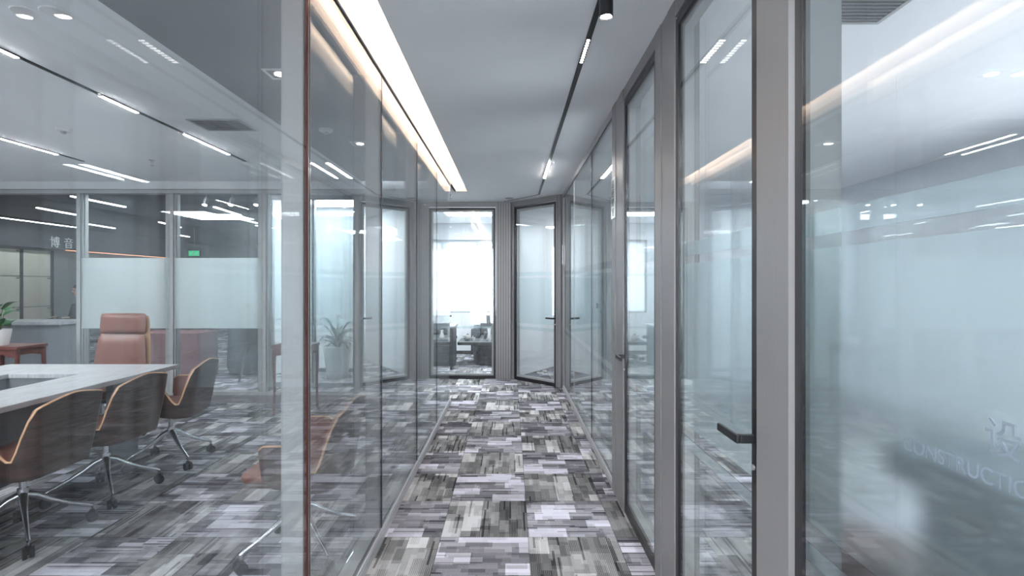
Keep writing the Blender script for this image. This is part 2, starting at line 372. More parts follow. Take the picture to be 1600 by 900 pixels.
# ------------------------------------------------------------ glazed partitions (local x along, +y corridor side)
def run(name, label, p, q):
    p, q = Vector(p), Vector(q); d = q-p
    o = thing(name, label, None, (p.x, p.y, 0), math.atan2(d.y, d.x)); o['kind'] = 'structure'; return o
def panel(par, x0, x1, zt, films=(), fm=None, D=.088, g=None, zb=.045, mm=None):
    g = g or M_GLASS
    B('glass_pane', (x0+.003, -.008, zb), (x1-.003, 0, zt), g, par)
    B('inner_glass_pane', (x0+.022, -D, zb), (x1-.022, -D+.007, zt), g, par)
    mb = MB()                                    # spacer returns between the panes
    mb.box((x0+.001, -D, zb), (x0+.021, -.0105, zt)); mb.box((x1-.021, -D, zb), (x1-.001, -.0105, zt))
    mb.build('mullion', mm or M_SPACER, par)
    for a, b in films: B('frosted_film', (x0+.004, -.0102, a), (x1-.004, -.0084, b), fm or M_FILM, par)
def rails(par, x0, x1, zt, zb=.045, D=.088, m=None):
    m = m or M_RAIL
    mb = MB(); mb.box((x0, -D-.004, 0), (x1, .012, zb-.012)); mb.box((x0, -.0, zb-.012), (x1, .008, zb)); mb.build('bottom_rail', m, par); B('sill_plate', (x0, -D, zb-.0119), (x1, -.021, zb-.001), M_SPACER, par)
    mb = MB(); mb.box((x0, -.02, zb-.0115), (x1, -.0005, zb-.0005)); mb.box((x0, -.018, zt+.0005), (x1, .002, zt+.008)); mb.build('gasket', M_GASK, par)
    mb = MB(); mb.box((x0, -D-.004, zt+.008), (x1, .010, H-.001)); mb.box((x0, -D, zt+.001), (x1, -.02, zt+.008)); mb.build('top_rail', m, par)
def joint(par, x, zt, zb=.045, m=None, wd=.004):
    B('joint_gasket', (x-wd, -.0085, zb), (x+wd, .0015, zt), m or M_GASK, par)
def post(par, x0, x1, proud=.012, D=.10, top=H-.001, grooves=2):
    """grooved aluminium post"""
    mb = MB(); n = grooves+1; gw = .006; ww = (x1-x0-gw*grooves)/n
    mb.box((x0, -D, 0), (x1, proud-.008, top))
    for i in range(n):
        a = x0+i*(ww+gw); mb.box((a, proud-.008, 0), (a+ww, proud-(.0 if i % 2 == 0 else .003), top))
    mb.build('post', M_ALU, par)
    mb = MB()
    for i in range(grooves):
        a = x0+(i+1)*ww+i*gw; mb.box((a+.0005, proud-.0079, .001), (a+gw-.0005, proud-.0068, top-.001))
    if grooves: mb.build('groove', M_ALUD, par)
F_STD = ((1.565, 1.62), (.86, 1.533), (.765, .81))
def handle(par, x, z, direction, side=1):
    """black lever handle with a long back plate; direction +1/-1 along local x"""
    h = MB().box((x-.011, .0, z-.13), (x+.011, .007*side, z+.09)).build('handle', M_BLACK, par)
    B('lever', (x-.011, .0071, z-.012), (x+.011, .052, z+.012), M_BLACK, h, .003)
    a, b = sorted((x-.0109*direction, x+.135*direction)); B('grip', (a, .0521, z-.012), (b, .064, z+.012), M_BLACK, h, .003)
    MB().cyl((x, .0071, z-.085), (x, .012, z-.085), .0085).build('lock_cylinder', M_STEEL, h)
def door(n, label, p, q, films=F_STD, hx=None, hdir=1, zt=2.60, hz=.99):
    o = run('door_%d' % n, label, p, q); L = (Vector(q)-Vector(p)).length; gk = .030; sp = .028; D = .062
    mb = MB(); mb.box((0, -D, .006), (gk, .006, zt)); mb.box((L-gk, -D, .006), (L, .006, zt)); mb.box((gk, -D, .006), (L-gk, .006, .006+gk*1.5)); mb.box((gk, -D, zt-gk), (L-gk, .006, zt)); mb.build('door_frame', M_GASK, o)
    z0 = .006+gk*1.5
    mb = MB(); mb.box((gk+.001, -D+.008, z0+.001), (gk+sp, -.013, zt-gk-.001)); mb.box((L-gk-sp, -D+.008, z0+.001), (L-gk-.001, -.013, zt-gk-.001))
    mb.box((gk+sp, -D+.008, z0+.001), (L-gk-sp, -.013, z0+sp)); mb.box((gk+sp, -D+.008, zt-gk-sp), (L-gk-sp, -.013, zt-gk-.001)); mb.build('inner_frame', M_SPACER, o)
    B('glass_pane', (gk+.001, -.008, z0), (L-gk-.001, 0, zt-gk), M_GLASS, o)
    B('inner_glass_pane', (gk+.001, -D, z0), (L-gk-.001, -D+.0065, zt-gk), M_GLASS, o)
    for a, b in films: B('frosted_film', (gk+.002, -.0108, a), (L-gk-.002, -.0086, b), M_FILM, o)
    if hx is not None: handle(o, hx if hx >= 0 else L+hx, hz, hdir)
    return o

# left corridor wall (meeting room glass)
wl = run('wall_corridor_left', 'frameless double glazed wall between corridor and meeting room', (XL, 6.36), (XL, -3.0))
ys = [6.36, 5.23, 4.12, 2.99, 1.90, .10, -1.40, -3.0]
for a, b in zip(ys, ys[1:]): panel(wl, 6.36-a, 6.36-b, 2.63, g=M_GLASSL, zb=.06)
for i, y in enumerate(ys[1:-1]):
    joint(wl, 6.36-y, 2.63, .06, M_BROWN if abs(y-1.90) < .01 else M_GASK, .013 if abs(y-1.90) < .01 else .004)
mb = MB(); mb.box((6.36-1.90-.0175, .0, .06), (6.36-1.90-.0135, .003, 2.63)); mb.box((6.36-1.90-.002, .0016, .06), (6.36-1.90+.002, .003, 2.63)); mb.build('joint_trim', M_CHROME, wl)
rails(wl, 0, 9.36, 2.63, .06)
# corner glass edge
# meeting room back wall
wb = run('wall_meeting_back', 'glazed partition with pale film band at the back of the meeting room', (XL-.1, 6.36), (-6.8, 6.36))
off = .1; xs = [0, 1.125-off, 2.25-off, 3.375-off, 4.5-off, 5.966]
for i, (a, b) in enumerate(zip(xs, xs[1:])):
    panel(wb, a+.02, b-.02, 2.54, ((.905, 1.76),) if i in (2, 3) else (), M_FILMG, zb=.14, g=M_GLASSL)
mb = MB()
for x in xs[1:-1]: mb.box((x-.019, -.05, .14), (x+.019, .004, 2.54))
mb.box((0, -.05, .14), (.019, .004, 2.54)); mb.build('post', M_SPACER, wb)
mb = MB(); mb.box((0, -.09, 0), (5.966, -.0, .10)); mb.build('baseboard', M_ALU, wb)
mb = MB(); mb.box((0, -.09, .10), (5.966, .01, .14)); mb.box((0, -.09, 2.54), (5.966, .01, 2.585)); mb.build('rail', M_SPACER, wb)
mb = MB(); mb.box((0, -.07, 2.585), (5.966, -.004, H-.001)); mb.build('header', M_WALL, wb)
mb = MB(); mb.box((0, -.003, 2.586), (5.966, .006, 2.592)); mb.build('gasket', M_GASK, wb)
# clear inner frames of the film band panels
for i in (2, 3):
    a, b = xs[i]+.02, xs[i+1]-.02
    mb = MB(); mb.box((a+.021, -.08, .14), (a+.075, -.03, 2.54)); mb.box((b-.035, -.08, .14), (b-.0215, -.03, 2.54)); mb.build('inner_frame', M_SPACER, wb)

# right corridor wall, local x = world Y + 3
wr = run('wall_corridor_right', 'glazed partition with frosted bands along the right of the corridor', (XR, -3.0), (XR, 7.25))
def ry(y): return y+3.0
for a, b in ((6.03, 7.21), (4.74, 6.03), (3.70, 4.74)): panel(wr, ry(a), ry(b), 2.63, F_STD, zb=.055)
joint(wr, ry(6.03), 2.63, .055, M_SPACER, .014); joint(wr, ry(4.74), 2.63, .055)
for a, b in ((-3.0, -.6), (-.6, 1.315)): panel(wr, ry(a), ry(b), 2.63, F_STD, zb=.055, mm=M_MULL)
joint(wr, ry(-.6), 2.63, .055)
rails(wr, ry(3.70), ry(7.21), 2.63, .055); rails(wr, ry(-3.0), ry(1.315), 2.63, .055)
B('dark_gasket', (ry(1.316), -.09, 0), (ry(1.352), -.004, H-.001), M_GASK, wr)
post(wr, ry(1.353), ry(1.535), .012, grooves=1); post(wr, ry(2.30), ry(2.605), .012, grooves=2); post(wr, ry(3.34), ry(3.699), .014, grooves=2); post(wr, ry(7.211), ry(7.26), .012, grooves=1)
B('header', (ry(1.536), -.09, 2.615), (ry(2.299), .010, H-.001), M_ALU, wr); B('header', (ry(2.606), -.09, 2.615), (ry(3.339), .010, H-.001), M_ALU, wr)
door(1, 'nearest frosted glass door on the right, black lever handle at its near edge', (XR, 1.542), (XR, 2.294), hx=.014, hdir=1)
door(2, 'second frosted glass door on the right, handle at its far edge beside the grooved post', (XR, 2.611), (XR, 3.334), hx=-.014, hdir=-1)
# right angled door wall
A, Bp = Vector((.70, 7.29)), Vector((.02, 7.98)); d = (Bp-A).normalized(); L = (Bp-A).length
war = run('wall_angled_right', 'grooved aluminium posts of the angled wall on the right', A, Bp)
post(war, .0, .085, .012, .09, grooves=2); post(war, L-.05, L+.03, .012, .09, grooves=1); B('header', (.086, -.09, 2.615), (L-.051, .010, H-.001), M_ALU, war)
door(3, 'angled frosted glass door at the right end of the corridor', A+d*.09, A+d*(L-.055), hx=.014, hdir=1, hz=.96)
# end wall
we = run('wall_end', 'grooved aluminium posts and header around the end door', (-.0, 7.98), (-1.47, 7.98))
post(we, .0, .225, .012, .09, grooves=5); post(we, 1.235, 1.47, .012, .09, grooves=4); B('header', (.226, -.09, 2.615), (1.234, .010, H-.001), M_ALU, we)
door(4, 'open looking bright glass door straight ahead at the end of the corridor', (-.23, 7.98), (-1.23, 7.98), films=((1.565, 1.60), (.765, .80)), hx=.80, hdir=-1, hz=.96)
# left angled door
A, Bp = Vector((-1.50, 7.98)), Vector((-2.14, 7.36)); d = (Bp-A).normalized(); L = (Bp-A).length
wal = run('wall_angled_left', 'grooved aluminium posts of the angled wall seen through the meeting room', A, Bp)
post(wal, -.02, .03, .012, .09, grooves=1); post(wal, L-.04, L, .012, .09, grooves=0); B('header', (.031, -.09, 2.615), (L-.041, .010, H-.001), M_ALU, wal)
door(5, 'angled glass door on the left behind the meeting room', A+d*.035, A+d*(L-.045), films=(), hx=-.014, hdir=-1, hz=.96)
# small left office front
wo = run('wall_office_front', 'frosted glass front of the small office behind the meeting room', (-2.16, 7.36), (-3.42, 7.36))
panel(wo, .03, .62, 2.63, ((.86, 2.4), (.765, .81)), zb=.055); panel(wo, .62, 1.21, 2.63, ((.86, 2.4), (.765, .81)), zb=.055); rails(wo, .03, 1.21, 2.63, .055); joint(wo, .62, 2.63, .055)
post(wo, 1.211, 1.27, .01, .09, grooves=0)

# writing on the right hand glass (local +y faces the corridor; text must read along -local x)
def film_text(s, size, y, z, m, n='lettering', sx=1): return text_part(n, s, size, m, wr, (ry(y), .0006, z), (PI/2, 0, PI), .0004, 'CENTER', sx)
film_text('CONSTRUCTION', .036, .84, 1.155, M_FAINT, sx=.95)
film_text('设鲁', .062, .745, 1.215, M_FAINT)
film_text('CONSTRUCTION', .03, 4.20, 1.22, M_FAINT, sx=.6)
film_text('设鲁', .05, 4.42, 1.26, M_FAINT)

# ============================================================ CEILING FIXTURES
def track(name, label, pts, wd=.028, m=None):
    mb = MB()
    for p, q in zip(pts, pts[1:]):
        p, q = Vector(p), Vector(q); d = (q-p).normalized(); n = Vector((-d.y, d.x))*wd/2
        mb.prism([(p+n)[:], (p-n)[:], (q-n)[:], (q+n)[:]], H-.004, H-.0005)
    return tag(mb.build(name, m or M_BLACK), label, 'light track')
track('light_track', 'black recessed light track running along the corridor ceiling', [(.393, -2.5), (.393, 7.30)])
track('ceiling_groove', 'thin black ceiling groove bending from the corridor track to the end wall', [(.393, 7.301), (-.10, 7.93)], .010)
track('light_track', 'black light track over the near edge of the meeting table', [(-2.69, -.5), (-2.69, 5.32)], .03)
track('light_track', 'black light track over the far left edge of the meeting table', [(-4.33, -.5), (-4.33, 5.32)], .03)
def linear(x, y0, y1, label, group=None):
    t = thing('linear_lamp', label, 'lamp', (x, y0, H-.0045), 0, group)
    B('diffuser', (-.012, 0, -.0075), (.012, y1-y0, -.006), E_WHITE, t); B('housing', (-.015, 0, -.0055), (.015, y1-y0, 0), M_BLACK, t)
    return t
linear(.393, 5.35, 6.13, 'glowing linear lamp in the corridor ceiling track near the end')
linear(-2.69, 2.1, 2.86, 'glowing linear lamp nearest the camera in the right meeting room track')
linear(-2.69, 3.44, 3.78, 'short glowing linear lamp midway along the right meeting room track')
linear(-2.69, 4.33, 5.01, 'glowing linear lamp at the far end of the right meeting room track')
linear(-4.33, 4.20, 5.01, 'glowing linear lamp at the far end of the left meeting room track')
linear(-4.33, 2.3, 3.1, 'glowing linear lamp at the near end of the left meeting room track')
g = thing('grille_lamp', 'short dotted grille lamp in the corridor light track', 'lamp', (.393, 2.64, H-.0045))
B('housing', (-.014, 0, -.004), (.014, .30, 0), M_BLACK, g)
for k in range(10): MB().cyl((0, .018+k*.029, -.0042), (0, .018+k*.029, -.0065), .0085, n=12).build('light_dot', E_DOT, g)
def tspot(x, y, label, tilt=.10):
    s = thing('track_spotlight', label, 'spotlight', (x, y, H-.0045))
    MB().box((-.012, -.035, -.012), (.012, .035, 0)).build('adapter', M_BLACK, s)
    MB().lathe([(.0001, -.0121), (.026, -.0122), (.029, -.02), (.029, -.118), (.0265, -.12), (.024, -.112), (.0001, -.112)]).build('body', M_BLACK, s, True)
    MB().cyl((0, 0, -.1135), (0, 0, -.1165), .0225).build('lens', E_SPOT, s)
tspot(.40, 2.20, 'black cylinder spotlight hanging from the corridor ceiling track')
def downlight(x, y, label, sq=False, z=H, group=None):
    t = thing('square_downlight' if sq else 'round_downlight', label, 'downlight', (x, y, z-.0005), 0, group)
    if sq:
        mb = MB(); s = .075
        for a, b in (((-s, -s), (s, -s+.014)), ((-s, s-.014), (s, s)), ((-s, -s+.014), (-s+.014, s-.014)), ((s-.014, -s+.014), (s, s-.014))): mb.box((a[0], a[1], -.006), (b[0], b[1], 0))
        mb.build('frame', M_WHITE, t); B('baffle', (-s+.0141, -s+.0141, -.003), (s-.0141, s-.0141, 0), M_BLACK, t)
        MB().cyl((0, 0, -.0031), (0, 0, -.006), .03).build('lens', E_SPOT, t)
    else:
        MB().lathe([(.036, -.003), (.052, -.006), (.056, -.003), (.056, 0), (.036, 0)]).build('trim_ring', M_WHITE, t, True)
        MB().cyl((0, 0, -.0005), (0, 0, -.0025), .0355).build('lens', E_SPOT, t)
downlight(-2.21, 2.39, 'left one of two round white downlights near the camera in the meeting room')
downlight(-2.08, 2.39, 'right one of two round white downlights near the camera in the meeting room')
downlight(-1.35, 3.07, 'square downlight in the grey ceiling band next to the brown jointed glass edge', True, H-.012)
downlight(-1.32, 4.60, 'square downlight in the grey ceiling band further along behind the second pane', True, H-.012)
v = thing('ceiling_vent', 'grey slatted air vent in the meeting room ceiling', 'vent', (-2.25, 4.10, H-.0005))
mb = MB(); mb.box((-.20, -.15, -.006), (.20, -.13, 0)); mb.box((-.20, .13, -.006), (.20, .15, 0)); mb.box((-.20, -.13, -.006), (-.18, .13, 0)); mb.box((.18, -.13, -.006), (.20, .13, 0)); mb.build('frame', M_SPACER, v)
B('backing', (-.18, -.13, -.002), (.18, .13, 0), M_ALUD, v)
mb = MB()
for k in range(9): mb.box((-.18, -.125+k*.029, -.005), (.18, -.115+k*.029, -.0021))
mb.build('slats', M_ALU, v)
v2 = copy_tree(v); v2.location = (1.55, 2.35, H-.0005); v2['label'] = 'square air vent in the ceiling of the right hand office'
def smoke(x, y, label, z=H):
    s = thing('smoke_detector', label, 'smoke detector', (x, y, z-.0005))
    MB().lathe([(.0001, 0), (.055, 0), (.055, -.012), (.046, -.02), (.03, -.024), (.0001, -.024)]).build('base', M_WHITE, s, True)
    MB().lathe([(.0001, -.0241), (.02, -.0241), (.016, -.04), (.0001, -.042)]).build('sensor', M_SPACER, s, True)
smoke(-3.58, 4.2, 'round white smoke detector on the meeting room ceiling above the table'); smoke(-1.47, 4.18, 'round smoke detector on the grey ceiling band', H-.012)
def sprinkler(x, y, label, z=H):
    s = thing('sprinkler_head', label, 'sprinkler', (x, y, z-.0005))
    MB().lathe([(.0001, 0), (.028, 0), (.026, -.006), (.010, -.009), (.007, -.028), (.0001, -.028)]).build('fitting', M_STEEL, s, True)
    MB().tube([(-.012, 0, -.0282), (-.013, 0, -.045), (-.003, 0, -.056)], .0022).tube([(.012, 0, -.0282), (.013, 0, -.045), (.003, 0, -.056)], .0022).build('yoke', M_STEEL, s)
    MB().lathe([(.0001, -.056), (.018, -.057), (.018, -.0595), (.0001, -.0595)]).build('deflector', M_STEEL, s)
sprinkler(-3.6, 5.27, 'small sprinkler head above the far end of the meeting table'); sprinkler(-1.5, 5.45, 'small sprinkler head on the grey ceiling band', H-.012); sprinkler(-.83, 7.3, 'small sprinkler head where the corridor glass wall ends')
MBv = thing('ceiling_speaker', 'small flat oval plate on the ceiling before the end wall', 'ceiling plate', (-.02, 7.62, H-.0005)); MB().lathe([(.0001, 0), (.06, 0), (.056, -.006), (.0001, -.008)]).build('cover', M_SPACER, MBv, True)
# ceiling panels added to brighten the rooms and the corridor
def fill_panel(x, y, label, s=.3, z=H, sy=None, group=None, f=.015):
    t = thing('ceiling_panel_light', label, 'ceiling light', (x, y, z-.0005), 0, group); sy = sy or s; f = min(f, s*.25)
    mb = MB()
    for a, b in (((-s, -sy), (s, -sy+f)), ((-s, sy-f), (s, sy)), ((-s, -sy+f), (-s+f, sy-f)), ((s-f, -sy+f), (s, sy-f))): mb.box((a[0], a[1], -.010), (b[0], b[1], 0))
    mb.build('frame', M_WHITE, t); B('diffuser', (-s+f, -sy+f, -.008), (s-f, sy-f, -.002), E_PAN, t)
fill_panel(2.6, 1.0, 'added square ceiling fill light nearest the camera in the right hand office', .4)
fill_panel(2.95, 5.9, 'added long ceiling fill light at the far end of the right hand office', .06, sy=.5)
fill_panel(-.7, 9.2, 'added square ceiling fill light in the bright end office', .38)
fill_panel(1.9, 9.0, 'added square ceiling fill light in the corner office behind the angled door', .27)
fill_panel(-2.6, 7.92, 'added square ceiling fill light in the small left office', .5)
fill_panel(-5.6, 3.4, 'added ceiling fill light above the outer side of the meeting room', .4)
fill_panel(-3.5, .2, 'added ceiling fill light over the near end of the meeting table', .45)
fill_panel(-3.5, -1.8, 'added ceiling fill light near the rear of the meeting room', .45)
fill_panel(-4.3, 6.95, 'added ceiling fill light just beyond the second pane of the back partition', .3, z=2.95)
fill_panel(-5.9, 6.95, 'added ceiling fill light just beyond the leftmost pane of the back partition', .3, z=2.95)
fill_panel(-.05, -.5, 'added ceiling fill light over the corridor just behind the camera', .3, sy=.6)

# ============================================================ MEETING TABLE
t = thing('conference_table', 'long ash grey meeting table with a hollow centre and flat panel legs', 'table', (-3.6, 2.35, 0))
mb = MB(); X0, X1, Y0, Y1 = -.75, .72, -2.5, 2.21; wx = .46
mb.box((X1-wx, Y0, .715), (X1, Y1, .75), .004); B_ = mb.build('tabletop', M_TABLE, t)
MB().box((X0, Y0, .715), (X0+wx, Y1, .75), .004).build('tabletop', M_TABLE, t)
MB().box((X0+wx+.002, Y1-.50, .715), (X1-wx-.002, Y1, .75), .004).build('tabletop', M_TABLE, t)
MB().box((X0+wx+.002, Y0, .715), (X1-wx-.002, Y0+.50, .75), .004).build('tabletop', M_TABLE, t)
mb = MB(); mb.box((X0+wx-.03, Y0+.5, .12), (X0+wx-.01, Y1-.5, .714)); mb.box((X1-wx+.01, Y0+.5, .12), (X1-wx+.03, Y1-.5, .714)); mb.box((X0+wx+.003, Y1-.49, .12), (X1-wx-.003, Y1-.47, .714)); mb.box((X0+wx+.003, Y0+.47, .12), (X1-wx-.003, Y0+.49, .714)); mb.build('modesty_panel', M_TABLED, t)
for lx in (X0+.30, X1-.36):
    for ly in (Y0+.3, -.2, Y1-.36): MB().box((lx, ly, 0), (lx+.06, ly+.28, .714), .003).build('leg', M_TABLED, t)

# ============================================================ MEETING CHAIRS
def smooth(a, b, x): x = max(0, min(1, (x-a)/(b-a))); return x*x*(3-2*x)
def shell_pts(off=0.0, zoff=0.0, lo=.405):
    """U-shaped shell; s = arc coordinate from the middle of the back. Local: back at -y, front at +y"""
    NS, NT = 56, 12; rows = []
    hw, r, arm = .290, .095, .23; flat = hw-r; cornerL = r*PI/2; fs = flat+cornerL*.12; S = flat+cornerL+arm
    for i in range(NS+1):
        s = -S+2*S*i/NS; a = abs(s); sg = 1 if s >= 0 else -1
        if a < flat: x, y, nx, ny = a, -.25, 0, -1
        elif a < flat+cornerL:
            th = (a-flat)/r; x, y = flat+r*math.sin(th), -.25+r*(1-math.cos(th)); nx, ny = math.sin(th), -math.cos(th)
        else: x, y, nx, ny = hw, -.25+r+(a-flat-cornerL), 1, 0
        top = .83-.035*min(1, a/fs)**1.5
        nt = flat+cornerL*.80
        if a > fs: top = .795+(.515-.795)*smooth(fs, nt, a)
        if a > nt: top = .515+(.655-.515)*smooth(nt, nt+.12, a)
        if a > S-.03: top -= .02*((a-(S-.03))/.03)**2
        bot = lo if a < nt else lo+.03*smooth(nt, S, a)
        if a > S-.06: bot += .06*((a-(S-.06))/.06)**2
        col = []
        for j in range(NT+1):
            tt = j/NT; z = bot+(top+zoff-bot)*tt; q = (z-.40)/.43
            k = .79+.21*(1-(1-min(1, q*1.1))**2.2 if q > 0 else 0)          # narrows towards the seat
            lean = -.055*max(0, q)**1.3 if a < nt else 0
            lean *= 1-smooth(flat, nt, a)
            col.append(Vector((sg*(x+off*nx)*k, (y+off*ny)*(.86+.14*k)+lean+.02, z)))
        rows.append(col)
    return rows
def shell_mesh(bm, outer, inner):
    vo = [[bm.verts.new(p) for p in c] for c in outer]; vi = [[bm.verts.new(p) for p in c] for c in inner]
    n, m = len(vo), len(vo[0])
    for i in range(n-1):
        for j in range(m-1):
            bm.faces.new((vo[i][j], vo[i+1][j], vo[i+1][j+1], vo[i][j+1])); bm.faces.new((vi[i][j], vi[i][j+1], vi[i+1][j+1], vi[i+1][j]))
        bm.faces.new((vo[i][-1], vo[i+1][-1], vi[i+1][-1], vi[i][-1])); bm.faces.new((vo[i][0], vi[i][0], vi[i+1][0], vo[i+1][0]))
    for j in range(m-1):
        bm.faces.new((vo[0][j], vo[0][j+1], vi[0][j+1], vi[0][j])); bm.faces.new((vo[-1][j], vi[-1][j], vi[-1][j+1], vo[-1][j+1]))
def star_base(root, n=4, r=.31, rot=PI/4, hubz=.27):
    MB().cyl((0, 0, .20), (0, 0, hubz+.02), .030, .026).cyl((0, 0, hubz+.02), (0, 0, .385), .017).build('column', M_CHROME, root, True)
    for k in range(n):
        a = rot+2*PI*k/n; c, s = math.cos(a), math.sin(a)
        pts = [(c*q, s*q, z) for q, z in ((.020, hubz-.02), (.06, hubz-.035), (.12, .19), (.20, .145), (r-.02, .105), (r, .095), (r, .062))]
        l = MB().tube(pts, [.022, .019, .015, .012, .011, .011, .009]).build('leg', M_CHROME, root, True)
        w_ = Vector((-s, c, 0))
        c0 = Vector((c*(r+.0), s*(r+.0), .030))
        mbc = MB(); mbc.cyl(c0-w_*.024, c0-w_*.006, .0295, n=20); mbc.cyl(c0+w_*.006, c0+w_*.024, .0295, n=20); mbc.cyl(c0-w_*.006, c0+w_*.006, .012); mbc.cyl(c0+Vector((0, 0, .012)), c0+Vector((0, 0, .04)), .013)
        mbc.build('caster', M_RUBBER, l, True)
def make_chair(label):
    root = thing('meeting_chair', label, 'chair', group=None)
    mb = MB(); o_, i_ = shell_pts(.012), shell_pts(.0); shell_mesh(mb.bm, o_, i_); sh = mb.build('shell', M_WALNUT, root, True)
    mb = MB(); i2, i3 = shell_pts(-.0005, -.002, .43), shell_pts(-.022, -.004, .43); shell_mesh(mb.bm, i2, i3); mb.build('back_cushion', M_TAN, root, True)
    # light plywood edge line along the rim
    mb = MB(); pts = [c[-1]+(d_[-1]-c[-1])*.5+Vector((0, 0, .0015)) for c, d_ in zip(o_, i_)]; mb.tube(pts, .0065, 8); mb.build('edge', M_PLY, sh, True)
    MB().box((-.215, -.205, .44), (.215, .23, .50), .028).build('seat', M_TAN, root, True)
    MB().box((-.20, -.19, .415), (.20, .22, .4395), .010).build('seat_shell', M_WALNUT, root, True)
    MB().box((-.10, -.10, .386), (.10, .10, .4145), .006).build('tilt_plate', M_BLACK, root)
    star_base(root); return root
chair0 = make_chair('')
spots = [(-2.77, 2.98, PI/2+.03, 'walnut backed meeting chair at the table, nearest one seen whole on the left'),
         (-2.78, 3.60, PI/2-.02, 'walnut backed meeting chair at the table, second from the far end of the row'),
         (-2.76, 4.26, PI/2+.16, 'walnut backed meeting chair at the far corner of the table, turned slightly out'),
         (-2.79, 2.25, PI/2-.03, 'meeting chair cut by the left edge of the photo, only a rim visible'),
         (-1.13, 2.84, PI/2, 'tan leather chair by itself close behind the corridor glass')]
for i, (x, y, rz, lb) in enumerate(spots):
    c = chair0 if i == 0 else copy_tree(chair0); c.location = (x, y, 0); c.rotation_euler = (0, 0, rz); c['label'] = lb; c['group'] = 'walnut and tan meeting chairs'
# executive chair
ex = thing('executive_chair', 'tall tan leather executive chair at the head of the table', 'chair', (-3.71, 4.76, 0), PI)
def cushion(n, x0, x1, y, z0, z1, th, m, par, lean=0, bulge=.02, taper=0.0):
    mb = MB(); NX, NZ = 14, 10; F, Bk = [], []
    for i in range(NX+1):
        cf, cb = [], []
        for j in range(NZ+1):
            u = i/NX*2-1; v_ = j/NZ*2-1; e = (1-abs(u)**5)*(1-abs(v_)**5); wsc = 1-taper*(j/NZ)
            x = ((x0+x1)/2+(x1-x0)/2*u*wsc*(1-.05*abs(v_)**6)); z = (z0+z1)/2+(z1-z0)/2*v_*(1-.05*abs(u)**6); yy = y+lean*(z-z0)
            cf.append(mb.bm.verts.new((x, yy+th*.5*max(.12, e**.5)+bulge*.3*u*u, z))); cb.append(mb.bm.verts.new((x, yy-th*.5*max(.12, e**.5)+bulge*.3*u*u, z)))
        F.append(cf); Bk.append(cb)
    for i in range(NX):
        for j in range(NZ):
            mb.bm.faces.new((F[i][j], F[i+1][j], F[i+1][j+1], F[i][j+1])); mb.bm.faces.new((Bk[i][j], Bk[i][j+1], Bk[i+1][j+1], Bk[i+1][j]))
        for j in (0, NZ): mb.bm.faces.new((F[i][j], F[i+1][j], Bk[i+1][j], Bk[i][j]))
    for i in (0, NX):
        for j in range(NZ): mb.bm.faces.new((F[i][j], F[i][j+1], Bk[i][j+1], Bk[i][j]))
    return mb.build(n, m, par, True)
cushion('backrest', -.265, .265, -.22, .50, .965, .07, M_TAN, ex, -.10, .05, .16)
cushion('headrest', -.222, .222, -.275, .968, 1.165, .075, M_TAN, ex, -.05, .05, .03)
cushion('back_shell', -.272, .272, -.262, .46, 1.15, .018, M_PLY, ex, -.10, .05, .18)
MB().box((-.25, -.23, .44), (.25, .24, .52), .03).build('seat', M_TAN, ex, True)
for s in (-1, 1):
    MB().tube([(s*.22, .1, .45), (s*.285, .1, .47), (s*.29, .1, .64)], .012).tube([(s*.29, .1, .64), (s*.29, -.2, .655)], .012).build('arm_frame', M_CHROME, ex, True)
    MB().box((s*.29-.03, -.20, .665), (s*.29+.03, .15, .69), .01).build('armrest', M_TAN, ex, True)
MB().box((-.12, -.12, .386), (.12, .12, .4395), .006).build('tilt_plate', M_BLACK, ex)
star_base(ex, 5, .32, .3)

# ============================================================ PLANTS AND STANDS
def side_stand(x, y, w_, dp, h, label):
    t = thing('plant_stand', label, 'side table', (x, y, 0))
    MB().box((-w_/2, -dp/2, h-.03), (w_/2, dp/2, h), .005).build('tabletop', M_REDWOOD, t)
    mb = MB()
    for sy in (-1, 1):
        n = 10
        for k in range(n):
            u0, u1 = k/n, (k+1)/n; dz = lambda u: .035+.05*abs(math.cos(u*PI*1.0))**2
            a0, a1 = -w_/2+.03+(w_-.06)*u0, -w_/2+.03+(w_-.06)*u1; mb.box((a0, sy*(dp/2-.03)-.008, h-.031-max(dz(u0), dz(u1))), (a1, sy*(dp/2-.03)+.008, h-.0305))
    mb.box((-w_/2+.022, -dp/2+.05, h-.09), (-w_/2+.036, dp/2-.05, h-.0305)); mb.box((w_/2-.036, -dp/2+.05, h-.09), (w_/2-.022, dp/2-.05, h-.0305)); mb.build('apron', M_REDWOOD, t)
    for sx in (-1, 1):
        for sy in (-1, 1):
            a, b = sx*(w_/2-.028), sy*(dp/2-.03)
            MB().tube([(a, b, h-.031), (a*1.02, b*1.02, h-.2), (a*.99, b*.99, h*.4), (a*1.03, b*1.03, .03), (a*1.1, b*1.1, 0.001)], [.024, .020, .014, .016, .02], 8).build('leg', M_REDWOOD, t)
    return t
side_stand(-5.30, 5.55, .50, .36, .80, 'dark red wooden side table at the left edge of the meeting room')
side_stand(-2.42, 5.92, .42, .34, .77, 'narrow dark red wooden plant stand by the back partition')
